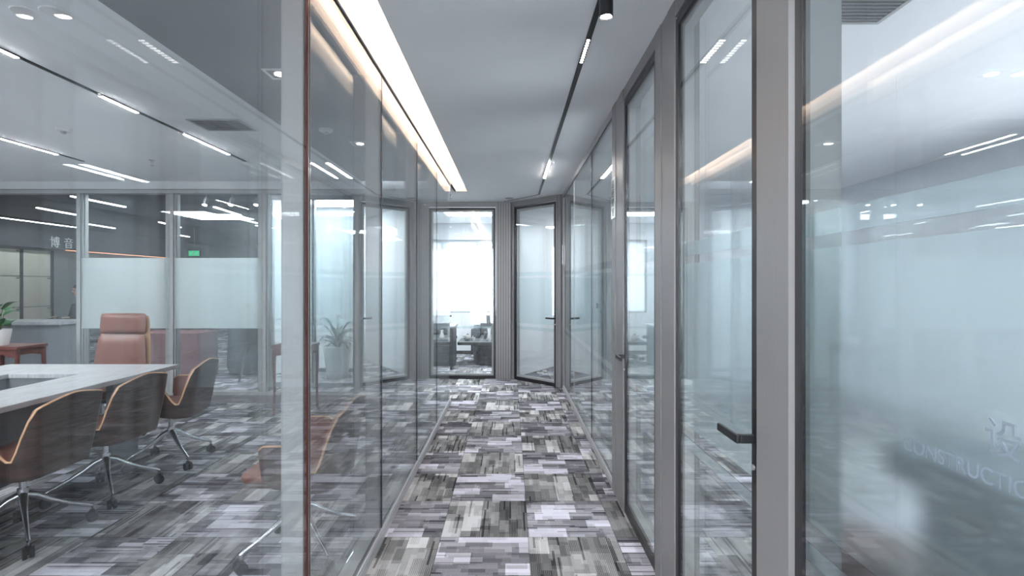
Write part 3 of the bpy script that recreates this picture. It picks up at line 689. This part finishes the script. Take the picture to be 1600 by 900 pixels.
def leafy(x, y, z, label, n, hgt, spread, lw, m, pot_r, pot_h, seed, pot=True, flower=False, lmin=.15):
    r_ = random.Random(seed); t = thing('potted_plant', label, 'plant', (x, y, z)); base = 0
    if pot:
        MB().lathe([(.0001, 0), (pot_r*.72, 0), (pot_r*.78, pot_h*.1), (pot_r, pot_h*.9), (pot_r, pot_h), (pot_r*.9, pot_h), (pot_r*.88, pot_h*.88), (.0001, pot_h*.88)]).build('pot', M_WHITE, t, True)
        MB().lathe([(.0001, pot_h*.881), (pot_r*.87, pot_h*.881), (pot_r*.5, pot_h*.91), (.0001, pot_h*.92)]).build('soil', M_SOIL, t)
        base = pot_h*.9
    st, lf = MB(), MB(); tips = []
    for k in range(n):
        a = r_.random()*2*PI; hh = base+hgt*(lmin+(1-lmin)*r_.random()); rr = spread*r_.random()*.5; p = Vector((rr*math.cos(a), rr*math.sin(a), hh))
        st.tube([(p.x*.1, p.y*.1, base), (p.x*.5, p.y*.5, base+(hh-base)*.6), p], [.004, .003, .002], 6)
        ln = spread*(.5+.4*r_.random()); tip = p+Vector((math.cos(a)*ln, math.sin(a)*ln, ln*r_.uniform(-.5, .5))); lf.blade(p, tip, lw*r_.uniform(.8, 1.2), .15); tips.append(p)
    st.build('stems', M_STEM, t); lf.build('foliage', m, t, True)
    if flower:
        fb = MB()
        for k in range(3):
            a = 1.7*k; c = Vector((.09*math.cos(a)+.03, .05*math.sin(a), base+hgt*1.03+.03*k)); fb.tube([(c.x*.2, c.y*.2, base+hgt*.6), c], .002, 6)
            for q in range(5): fb.ball(c+Vector((.014*math.cos(q*1.256), .006*math.sin(q), .014*math.sin(q*1.256))), .011, (1, .5, 1), 8)
        fb.build('flowers', M_PINK, t)
    return t
leafy(-5.36, 5.50, .801, 'green broad leaved plant in a white pot at the left edge', 15, .26, .24, .045, M_LEAF, .10, .17, 3)
leafy(-2.40, 5.90, .771, 'pink flowering plant with drooping leaves on the narrow red stand', 14, .20, .18, .028, M_LEAF, .055, .09, 5, flower=True)
leafy(-2.38, 5.66, .0, 'trailing green plant on the floor under the narrow red stand', 34, .36, .13, .026, M_LEAF, .07, .09, 8, lmin=.05)
# spiky plant in ribbed pot (small office)
sp = thing('potted_plant', 'spiky dark leaved plant in a tall white ribbed pot inside the small office', 'plant', (-2.66, 8.05, 0))
prof = [(.0001, 0), (.15, 0)]
for k in range(14): prof += [(.152+.004*k, .02+.034*k), (.160+.004*k, .037+.034*k)]
prof += [(.205, .50), (.185, .50), (.18, .46), (.0001, .46)]
MB().lathe(prof, n=40).build('pot', M_WHITE, sp, True)
MB().lathe([(.0001, .461), (.179, .461), (.1, .475), (.0001, .48)]).build('soil', M_SOIL, sp)
lf = MB(); r_ = random.Random(4)
for k in range(46):
    a = r_.random()*2*PI; e = r_.random(); ln = .20+.22*r_.random(); lf.blade((.03*math.cos(a), .03*math.sin(a), .47+.15*e), (ln*math.cos(a)*1.0, ln*math.sin(a), .47+.15*e+ln*(1.0*e-.25)), .02, .35)
lf.build('foliage', M_LEAFD, sp, True); MB().cyl((0, 0, .47), (0, 0, .66), .03).build('trunk', M_STEM, sp)

# ============================================================ END OFFICE
tt = thing('tea_table', 'low dark drum shaped tea table with a side wing in the end office', 'table', (-.22, 9.55, 0))
MB().lathe([(.0001, 0), (.40, 0), (.43, .03), (.44, .36), (.0001, .36)], n=48, sx=1.05, sy=.8).build('base', M_DARKW, tt, True)
MB().box((-.72, -.30, .361), (.55, .34, .42), .008).build('tabletop', M_DARKW, tt)
def cupset(x, y, label, h=.07, r=.03, m=None, name='tea_cup', cat='cup'):
    return tag(MB().lathe([(.0001, 0), (r*.6, 0), (r, h*.5), (r*.95, h), (r*.85, h), (r*.85, h*.4), (.0001, .01)]).build(name, m or M_WHITE, None, True, (x, y, .4205)), label, cat)
cupset(-.66, 9.38, 'small white tea cup at the left end of the low table'); cupset(-.38, 9.33, 'small white tea cup in the middle of the low table')
tea = thing('teapot', 'round glass teapot on the wing of the low tea table', 'teapot', (-.78, 9.50, .4205))
MB().lathe([(.0001, 0), (.04, 0), (.062, .03), (.064, .06), (.045, .095), (.03, .10), (.0001, .10)]).build('body', M_SPACER, tea, True)
MB().lathe([(.0001, .101), (.03, .101), (.02, .112), (.008, .115), (.008, .125), (.0001, .127)]).build('lid', M_BLACK, tea, True)
MB().tube([(.055, 0, .03), (.085, 0, .05), (.10, 0, .09)], [.012, .009, .007]).build('spout', M_SPACER, tea, True); MB().tube([(-.055, 0, .08), (-.09, 0, .075), (-.09, 0, .04), (-.058, 0, .03)], .005).build('handle', M_BLACK, tea, True)
tr = thing('tea_tray', 'grey tea tray on the low tea table', 'tray', (-.22, 9.50, .4205)); MB().box((-.22, -.13, 0), (.26, .13, .03), .004).build('tray', M_TABLED, tr); MB().box((-.20, -.11, .0301), (.24, .11, .036)).build('grate', M_DARKW, tr)
for k, (x, hh, wv, mm, lb) in enumerate([(-.47, .13, .05, M_DARKW, 'dark tea caddy left of the white ones on the low table'), (-.40, .20, .055, M_WHITE, 'tall white tea caddy on the low table'), (-.33, .22, .055, M_SPACER, 'tallest pale grey tea caddy on the low table')]):
    c_ = thing('tea_caddy', lb, 'jar', (x, 9.72, .4205)); MB().box((-wv/2, -wv/2, 0), (wv/2, wv/2, hh*.8), .004).build('body', mm, c_); MB().box((-wv/2-.002, -wv/2-.002, hh*.8001), (wv/2+.002, wv/2+.002, hh), .004).build('lid', mm, c_)
vs = tag(MB().lathe([(.0001, 0), (.035, 0), (.05, .04), (.03, .10), (.018, .13), (.026, .17), (.02, .17), (.0001, .14)]).build('vase', M_WHITE, None, True, (-.20, 9.70, .4205)), 'white bottle shaped vase on the low table', 'vase')
sf = thing('sofa', 'dark grey sofa behind the tea table in the end office', 'sofa', (.14, 10.38, 0))
MB().box((-.75, -.38, .08), (.75, .38, .42), .04).build('seat', M_CLOTHG, sf, True); MB().box((-.75, .16, .421), (.75, .38, .80), .05).build('backrest', M_CLOTHG, sf, True)
for s in (-1, 1):
    MB().box((s*.751, -.38, .08), (s*.90, .38, .60), .04).build('armrest', M_CLOTHG, sf, True)
    for yy in (-.32, .32): MB().cyl((s*.68, yy, 0), (s*.68, yy, .0795), .015, .02).build('leg', M_BLACK, sf)
oc = thing('office_chair', 'black swivel chair beside the desk on the left of the end office', 'chair', (-1.30, 9.82, 0), -.8)
cushion('backrest', -.21, .21, -.2, .50, .82, .06, M_BLACK, oc, -.1, .05); MB().box((-.22, -.2, .42), (.22, .22, .48), .025).build('seat', M_BLACK, oc, True); MB().box((-.08, -.08, .386), (.08, .08, .4195)).build('tilt_plate', M_BLACK, oc); star_base(oc, 5, .28, 0); MB().box((-.03, -.245, .40), (.03, -.235, .6)).build('back_bracket', M_BLACK, oc)
dk = thing('office_desk', 'dark desk seen through the glass on the left of the end office', 'desk', (-1.21, 9.12, 0))
MB().box((-.26, -.32, .70), (.26, .30, .735), .004).build('desktop', M_TABLE, dk); B('side_panel', (-.24, -.30, .0), (.22, -.28, .6995), M_DARKW, dk); B('side_panel', (-.24, .25, .0), (.22, .27, .6995), M_DARKW, dk); B('back_panel', (.221, -.30, .05), (.24, .27, .6995), M_DARKW, dk)

# ============================================================ OPEN OFFICE (through the meeting room back wall)
rt = thing('draped_table', 'table covered in a maroon cloth just beyond the back partition', 'table', (-4.75, 7.95, 0))
def drape(x0, x1, y0, y1, h, m, name, par, folds=16, amp=.012, zb=.03):
    mb = MB(); rings = []; P = []
    per = 2*((x1-x0)+(y1-y0)); N = 120
    for i in range(N):
        s = per*i/N
        if s < x1-x0: p = (x0+s, y0); n = (0, -1)
        elif s < (x1-x0)+(y1-y0): p = (x1, y0+s-(x1-x0)); n = (1, 0)
        elif s < 2*(x1-x0)+(y1-y0): p = (x1-(s-(x1-x0)-(y1-y0)), y1); n = (0, 1)
        else: p = (x0, y1-(s-2*(x1-x0)-(y1-y0))); n = (-1, 0)
        P.append((p, n, s))
    for tz in (0, .04, .3, .6, 1):
        z = h-(h-zb)*tz; rings.append([mb.bm.verts.new((p[0]+n[0]*(.01+amp*min(1, tz*2)*math.sin(s*folds)+.03*tz), p[1]+n[1]*(.01+amp*min(1, tz*2)*math.sin(s*folds)+.03*tz), z)) for p, n, s in P])
    for a, b in zip(rings, rings[1:]):
        for i in range(N): mb.bm.faces.new((a[i], b[i], b[(i+1) % N], a[(i+1) % N]))
    mb.bm.faces.new(rings[0]); mb.bm.faces.new(rings[-1][::-1]); return mb.build(name, m, par, True)
drape(-.75, .15, -.28, .28, .72, M_CLOTHR, 'tablecloth', rt)
mbp = MB()
for a in (-.6, 0):
    for b in (-.2, .2): mbp.box((a-.02, b-.02, 0), (a+.02, b+.02, .04))
mbp.build('legs', M_BLACK, rt)
gd = thing('draped_table', 'round table covered in a charcoal cloth right of the maroon one', 'table', (-4.26, 8.52, 0))
MB().lathe([(.0001, .735), (.26, .735), (.285, .71), (.30, .4), (.31, .12), (.27, .02), (.0001, .02)], n=40).build('tablecloth', M_CLOTHG, gd, True); MB().cyl((0, 0, 0), (0, 0, .0195), .2).build('foot', M_BLACK, gd)
es = thing('easel', 'dark wooden easel legs standing in the open office', 'easel', (-3.78, 7.75, 0))
for a, b in (((-.22, -.02, 0), (-.03, .05, .95)), ((.10, -.02, 0), (.03, .05, .95)), ((.02, .38, 0), (0, .07, .93))): MB().tube([a, b], .018, 8).build('leg', M_DARKW, es)
B('shelf', (-.2, -.045, .55), (.12, -.0, .58), M_DARKW, es); MB().box((-.16, -.03, .581), (.09, -.005, .98)).build('board', M_DARKW, es)
rc = thing('reception_counter', 'long grey counter with pale top beyond the glass on the left', 'counter', (-7.9, 8.6, 0))
B('front_panel', (-1.5, -.30, .08), (.78, -.27, .80), M_TABLED, rc); B('countertop', (-1.55, -.36, .8005), (.82, .34, .845), M_TABLE, rc, .004); B('plinth', (-1.45, -.26, 0), (.75, .2, .0795), M_BLACK, rc); B('side_panel', (.74, -.2695, .08), (.78, .28, .80), M_TABLED, rc)
MB().box((-.6, -.302, .5), (-.56, -.3005, .62)).build('socket', M_WHITE, rc)
# display wall panels
ww = thing('wall_washer', 'long lamp washing light down over the cream display wall', 'lamp', (-11.2, 12.4, 2.9485)); B('housing', (-.04, -1.3, -.05), (.04, 1.3, 0), M_BLACK, ww); B('diffuser', (-.03, -1.28, -.056), (.03, 1.28, -.051), E_PAN, ww)
dw = thing('display_wall', 'far wall of cream stone sample panels held between dark upright posts', 'display wall', (-11.96, 12.4, 0))
for i, (y0, y1) in enumerate(((-1.2, -.4), (-.32, .35), (.45, 1.2))):
    for j, (z0, z1) in enumerate(((.55, .86), (.88, 1.62), (1.64, 2.28))):
        p = MB().box((0, y0, z0), (.03, y1, z1), .003).build('display_panel', M_BEIGE, dw)
        B('clip', (.031, y1-.1, z1-.05), (.045, y1-.02, z1-.02), M_CHROME, p)
for y in (-.36, .40, 1.26): B('display_post', (-.02, y-.035, 0), (.04, y+.035, 2.3), M_ALUD, dw)
bh = thing('bulkhead_sign', 'dark bulkhead with white characters and a warm glowing lower edge', 'sign', (-11.88, 14.5, 0))
B('fascia', (-.1, -4.4, 2.34), (.1, 4.6, 2.94), mat('charcoal_fascia', (.05, .055, .065), .6), bh); B('led_edge', (.085, -.6, 2.322), (.10, 4.6, 2.339), E_EDGE, bh)
for k, ch in enumerate('博音瓷'): text_part('letter', ch, .30, M_SIGNW, bh, (.112, -.95+.42*k, 2.50), (PI/2, 0, PI/2), .008)
ORD = ['first', 'second', 'third', 'fourth', 'fifth', 'sixth', 'seventh', 'eighth', 'ninth', 'tenth', 'last']
for i, (x, y, rz) in enumerate(sorted(((-9.0, 10.5, .1), (-7.2, 9.2, 0), (-8.3, 12.8, .2), (-6.2, 13.5, -.1), (-9.8, 15.5, .1), (-7.4, 16.5, 0), (-5.6, 10.4, .1), (-5.0, 15.2, 0), (-10.2, 13.0, .1), (-6.0, 11.8, .0), (-4.6, 12.8, .1)), key=lambda q: q[0]/q[1])):
    t_ = thing('tube_light', 'thin white tube light under the dark open ceiling, %s from the left' % ORD[i], 'tube light', (x, y, 2.90), rz, 'tube lights of the open office')
    B('tube', (-.02, -.6, -.03), (.02, .6, -.012), E_FARL, t_); B('housing', (-.025, -.6, -.011), (.025, .6, .0), M_BLACK, t_)
    B('suspension', (-.004, -.01, .0005), (.004, .01, .0495), M_BLACK, t_)
sk = thing('ceiling_panel_light', 'large bright rectangular light panel in the dark open ceiling', 'ceiling light', (-6.5, 11.7, 2.9485)); B('diffuser', (-.6, -.35, -.03), (.6, .35, -.001), E_FARL, sk); MB().box((-.62, -.37, -.02), (-.601, .37, 0)).box((.601, -.37, -.02), (.62, .37, 0)).build('frame', M_BLACK, sk)
for k, x in enumerate((-4.35, -3.98, -3.62)):
    s_ = thing('ceiling_spotlight', '%s of three white spotlights just beyond the back partition' % ('left one', 'middle one', 'right one')[k], 'spotlight', (x, 7.5, 2.9485), 0, 'spotlights beyond the partition')
    MB().cyl((0, 0, -.28), (0, 0, 0), .006).build('stem', M_BLACK, s_); MB().cyl((0, .0, -.281), (0, -.04, -.38), .032, .038).build('head', M_BLACK, s_, True); MB().cyl((0, -.0405, -.381), (0, -.042, -.386), .03).build('lens', E_SPOT, s_)
xt = thing('exit_sign', 'green glowing exit sign hanging in the open office', 'exit sign', (-8.45, 14.0, 2.18)); B('box', (-.15, 0, 0), (.15, .04, .15), M_BLACK, xt); B('lit_face', (-.14, -.006, .01), (.14, -.0005, .14), E_GREEN, xt); B('hanger', (-.004, .016, .1505), (.004, .024, .769), M_STEEL, xt)
mb = MB(); mb.box((-.10, -.009, .065), (-.03, -.0065, .085)); mb.box((.03, -.009, .065), (.10, -.0065, .085)); mb.box((-.012, -.009, .03), (.012, -.0065, .095)); mb.ball((0, -.009, .113), .012, (1, .3, 1), 8); mb.build('running_figure', M_SIGNW, xt)

# ---- seated person in black behind the counter
pr = thing('person', 'person in a black suit sitting behind the grey counter, seen from behind the glass', 'person', (-7.98, 9.75, 0), PI*.9)
def skin_mesh(name, pts, edges, rad, m, par, sub=2):
    me = bpy.data.meshes.new(name); me.from_pydata(pts, edges, []); o = bpy.data.objects.new(name, me); COL.objects.link(o); o.parent = par
    md = o.modifiers.new('skin', 'SKIN')
    for i, r in enumerate(rad): me.skin_vertices[0].data[i].radius = r if isinstance(r, tuple) else (r, r)
    me.skin_vertices[0].data[0].use_root = True
    s = o.modifiers.new('sub', 'SUBSURF'); s.levels = sub; s.render_levels = sub; me.materials.append(m); md.use_smooth_shade = True
    return o
P = [(0, 0, .50), (0, -.01, .68), (0, 0, .86), (0, .01, 1.02), (0, .02, 1.12), (0, .035, 1.19)]; Ed = [(i, i+1) for i in range(5)]; R = [(.16, .12), (.145, .10), (.165, .105), (.16, .09), (.06, .06), (.05, .05)]
def add(lst, start, rad):
    k = start
    for p, r in zip(lst, rad): P.append(p); R.append(r); Ed.append((k, len(P)-1)); k = len(P)-1
for s in (-1, 1):
    add([(s*.17, 0, 1.03), (s*.22, .02, .86), (s*.24, .06, .76), (s*.20, .22, .80), (s*.17, .30, .83)], 3, [.065, .05, .042, .036, .03])
    add([(s*.10, .02, .50), (s*.12, .40, .50), (s*.12, .42, .28), (s*.12, .40, .07), (s*.12, .52, .045)], 0, [.095, .07, .052, .042, .035])
body = skin_mesh('body', P, Ed, R, M_SUIT, pr)
hd = MB(); hd.ball((0, .045, 1.315), .1, (.78, .95, 1.18), 24); hd.ball((0, .145, 1.30), .014, (1, 1.2, 1.4), 8); hd.ball((-.078, .04, 1.31), .018, (.5, 1, 1.5), 8); hd.ball((.078, .04, 1.31), .018, (.5, 1, 1.5), 8); hd.cyl((0, .03, 1.15), (0, .04, 1.25), .048, .045); hd.build('head', M_SKIN, pr, True)
mb = MB(); mb.ball((-.03, .132, 1.325), .011, (1.3, .5, .6), 8); mb.ball((.03, .132, 1.325), .011, (1.3, .5, .6), 8); mb.ball((0, .135, 1.262), .018, (1.2, .4, .3), 8); mb.build('face', M_HAIR, pr, True)
MB().ball((0, .025, 1.345), .108, (.84, .98, 1.05), 24).build('hair', M_HAIR, pr, True)
for s in (-1, 1):
    hb = MB(); c = Vector((s*.165, .335, .845)); hb.ball(c, .036, (1, 1.15, .45), 12)
    for q in range(4): hb.tube([c+Vector(((q-1.5)*.017, .03, 0)), c+Vector(((q-1.5)*.019, .065, .002)), c+Vector(((q-1.5)*.019, .085-.006*abs(q-1.3), -.010))], [.0095, .0085, .007], 8)
    hb.tube([c+Vector((-s*.03, -.005, 0)), c+Vector((-s*.05, .02, -.002)), c+Vector((-s*.055, .045, -.006))], [.011, .009, .007], 8); hb.build('hand', M_SKIN, pr, True)
pc = thing('office_chair', 'dark office chair under the person in the black suit', 'chair', (-7.98, 9.75, 0), PI*.9)
MB().box((-.22, -.2, .34), (.22, .2, .39), .02).build('seat', M_BLACK, pc, True); MB().cyl((0, 0, .05), (0, 0, .3395), .03).build('column', M_CHROME, pc); MB().lathe([(.0001, 0), (.26, 0), (.25, .03), (.04, .05), (.0001, .05)]).build('base', M_BLACK, pc, True)

# ============================================================ RIGHT OFFICE, behind the frosted glass
cn = thing('storage_counter', 'dark slate counter blurred behind the nearest frosted pane', 'counter', (1.12, .6, 0))
B('worktop', (0, -1.1, .885), (.75, .98, .975), M_DESKD, cn, .006); B('body', (.05, -1.05, .06), (.70, .90, .8845), M_DESKD, cn); B('plinth', (.08, -1.0, 0), (.68, .86, .0595), M_BLACK, cn)
st = thing('stool', 'brown leather stool blurred behind the nearest frosted pane', 'stool', (1.22, 1.84, 0))
MB().lathe([(.0001, .44), (.16, .44), (.18, .47), (.18, .52), (.16, .56), (.0001, .57)]).build('seat', M_CHAIRB, st, True)
for k in range(4): a = PI/4+k*PI/2; MB().tube([(.11*math.cos(a), .11*math.sin(a), .4395), (.17*math.cos(a), .17*math.sin(a), 0)], .014, 8).build('leg', M_CHAIRB, st)

# ============================================================ SIGNS ON THE RIGHT WALL
sg = thing('door_sign', 'narrow vertical steel plate with black characters on the grooved post', 'sign', (XR-.0145, 3.665, 2.04))
B('plate', (-.006, -.095, -.14), (0, .035, .14), M_STEEL, sg)
for k, ch in enumerate('总经理室'): text_part('character', ch, .062, M_LETTER, sg, (-.0066, -.03, .095-.065*k), (PI/2, 0, -PI/2), .0003, sx=1.3)
s2 = thing('door_sign', 'tiny vertical steel plate on the last post before the angled door', 'sign', (XR-.0125, 7.235, 1.85))
B('plate', (-.005, -.02, -.13), (0, .02, .13), M_STEEL, s2)
for k, ch in enumerate('设计部'): text_part('character', ch, .034, M_LETTER, s2, (-.0056, 0, .07-.065*k), (PI/2, 0, -PI/2), .0003)
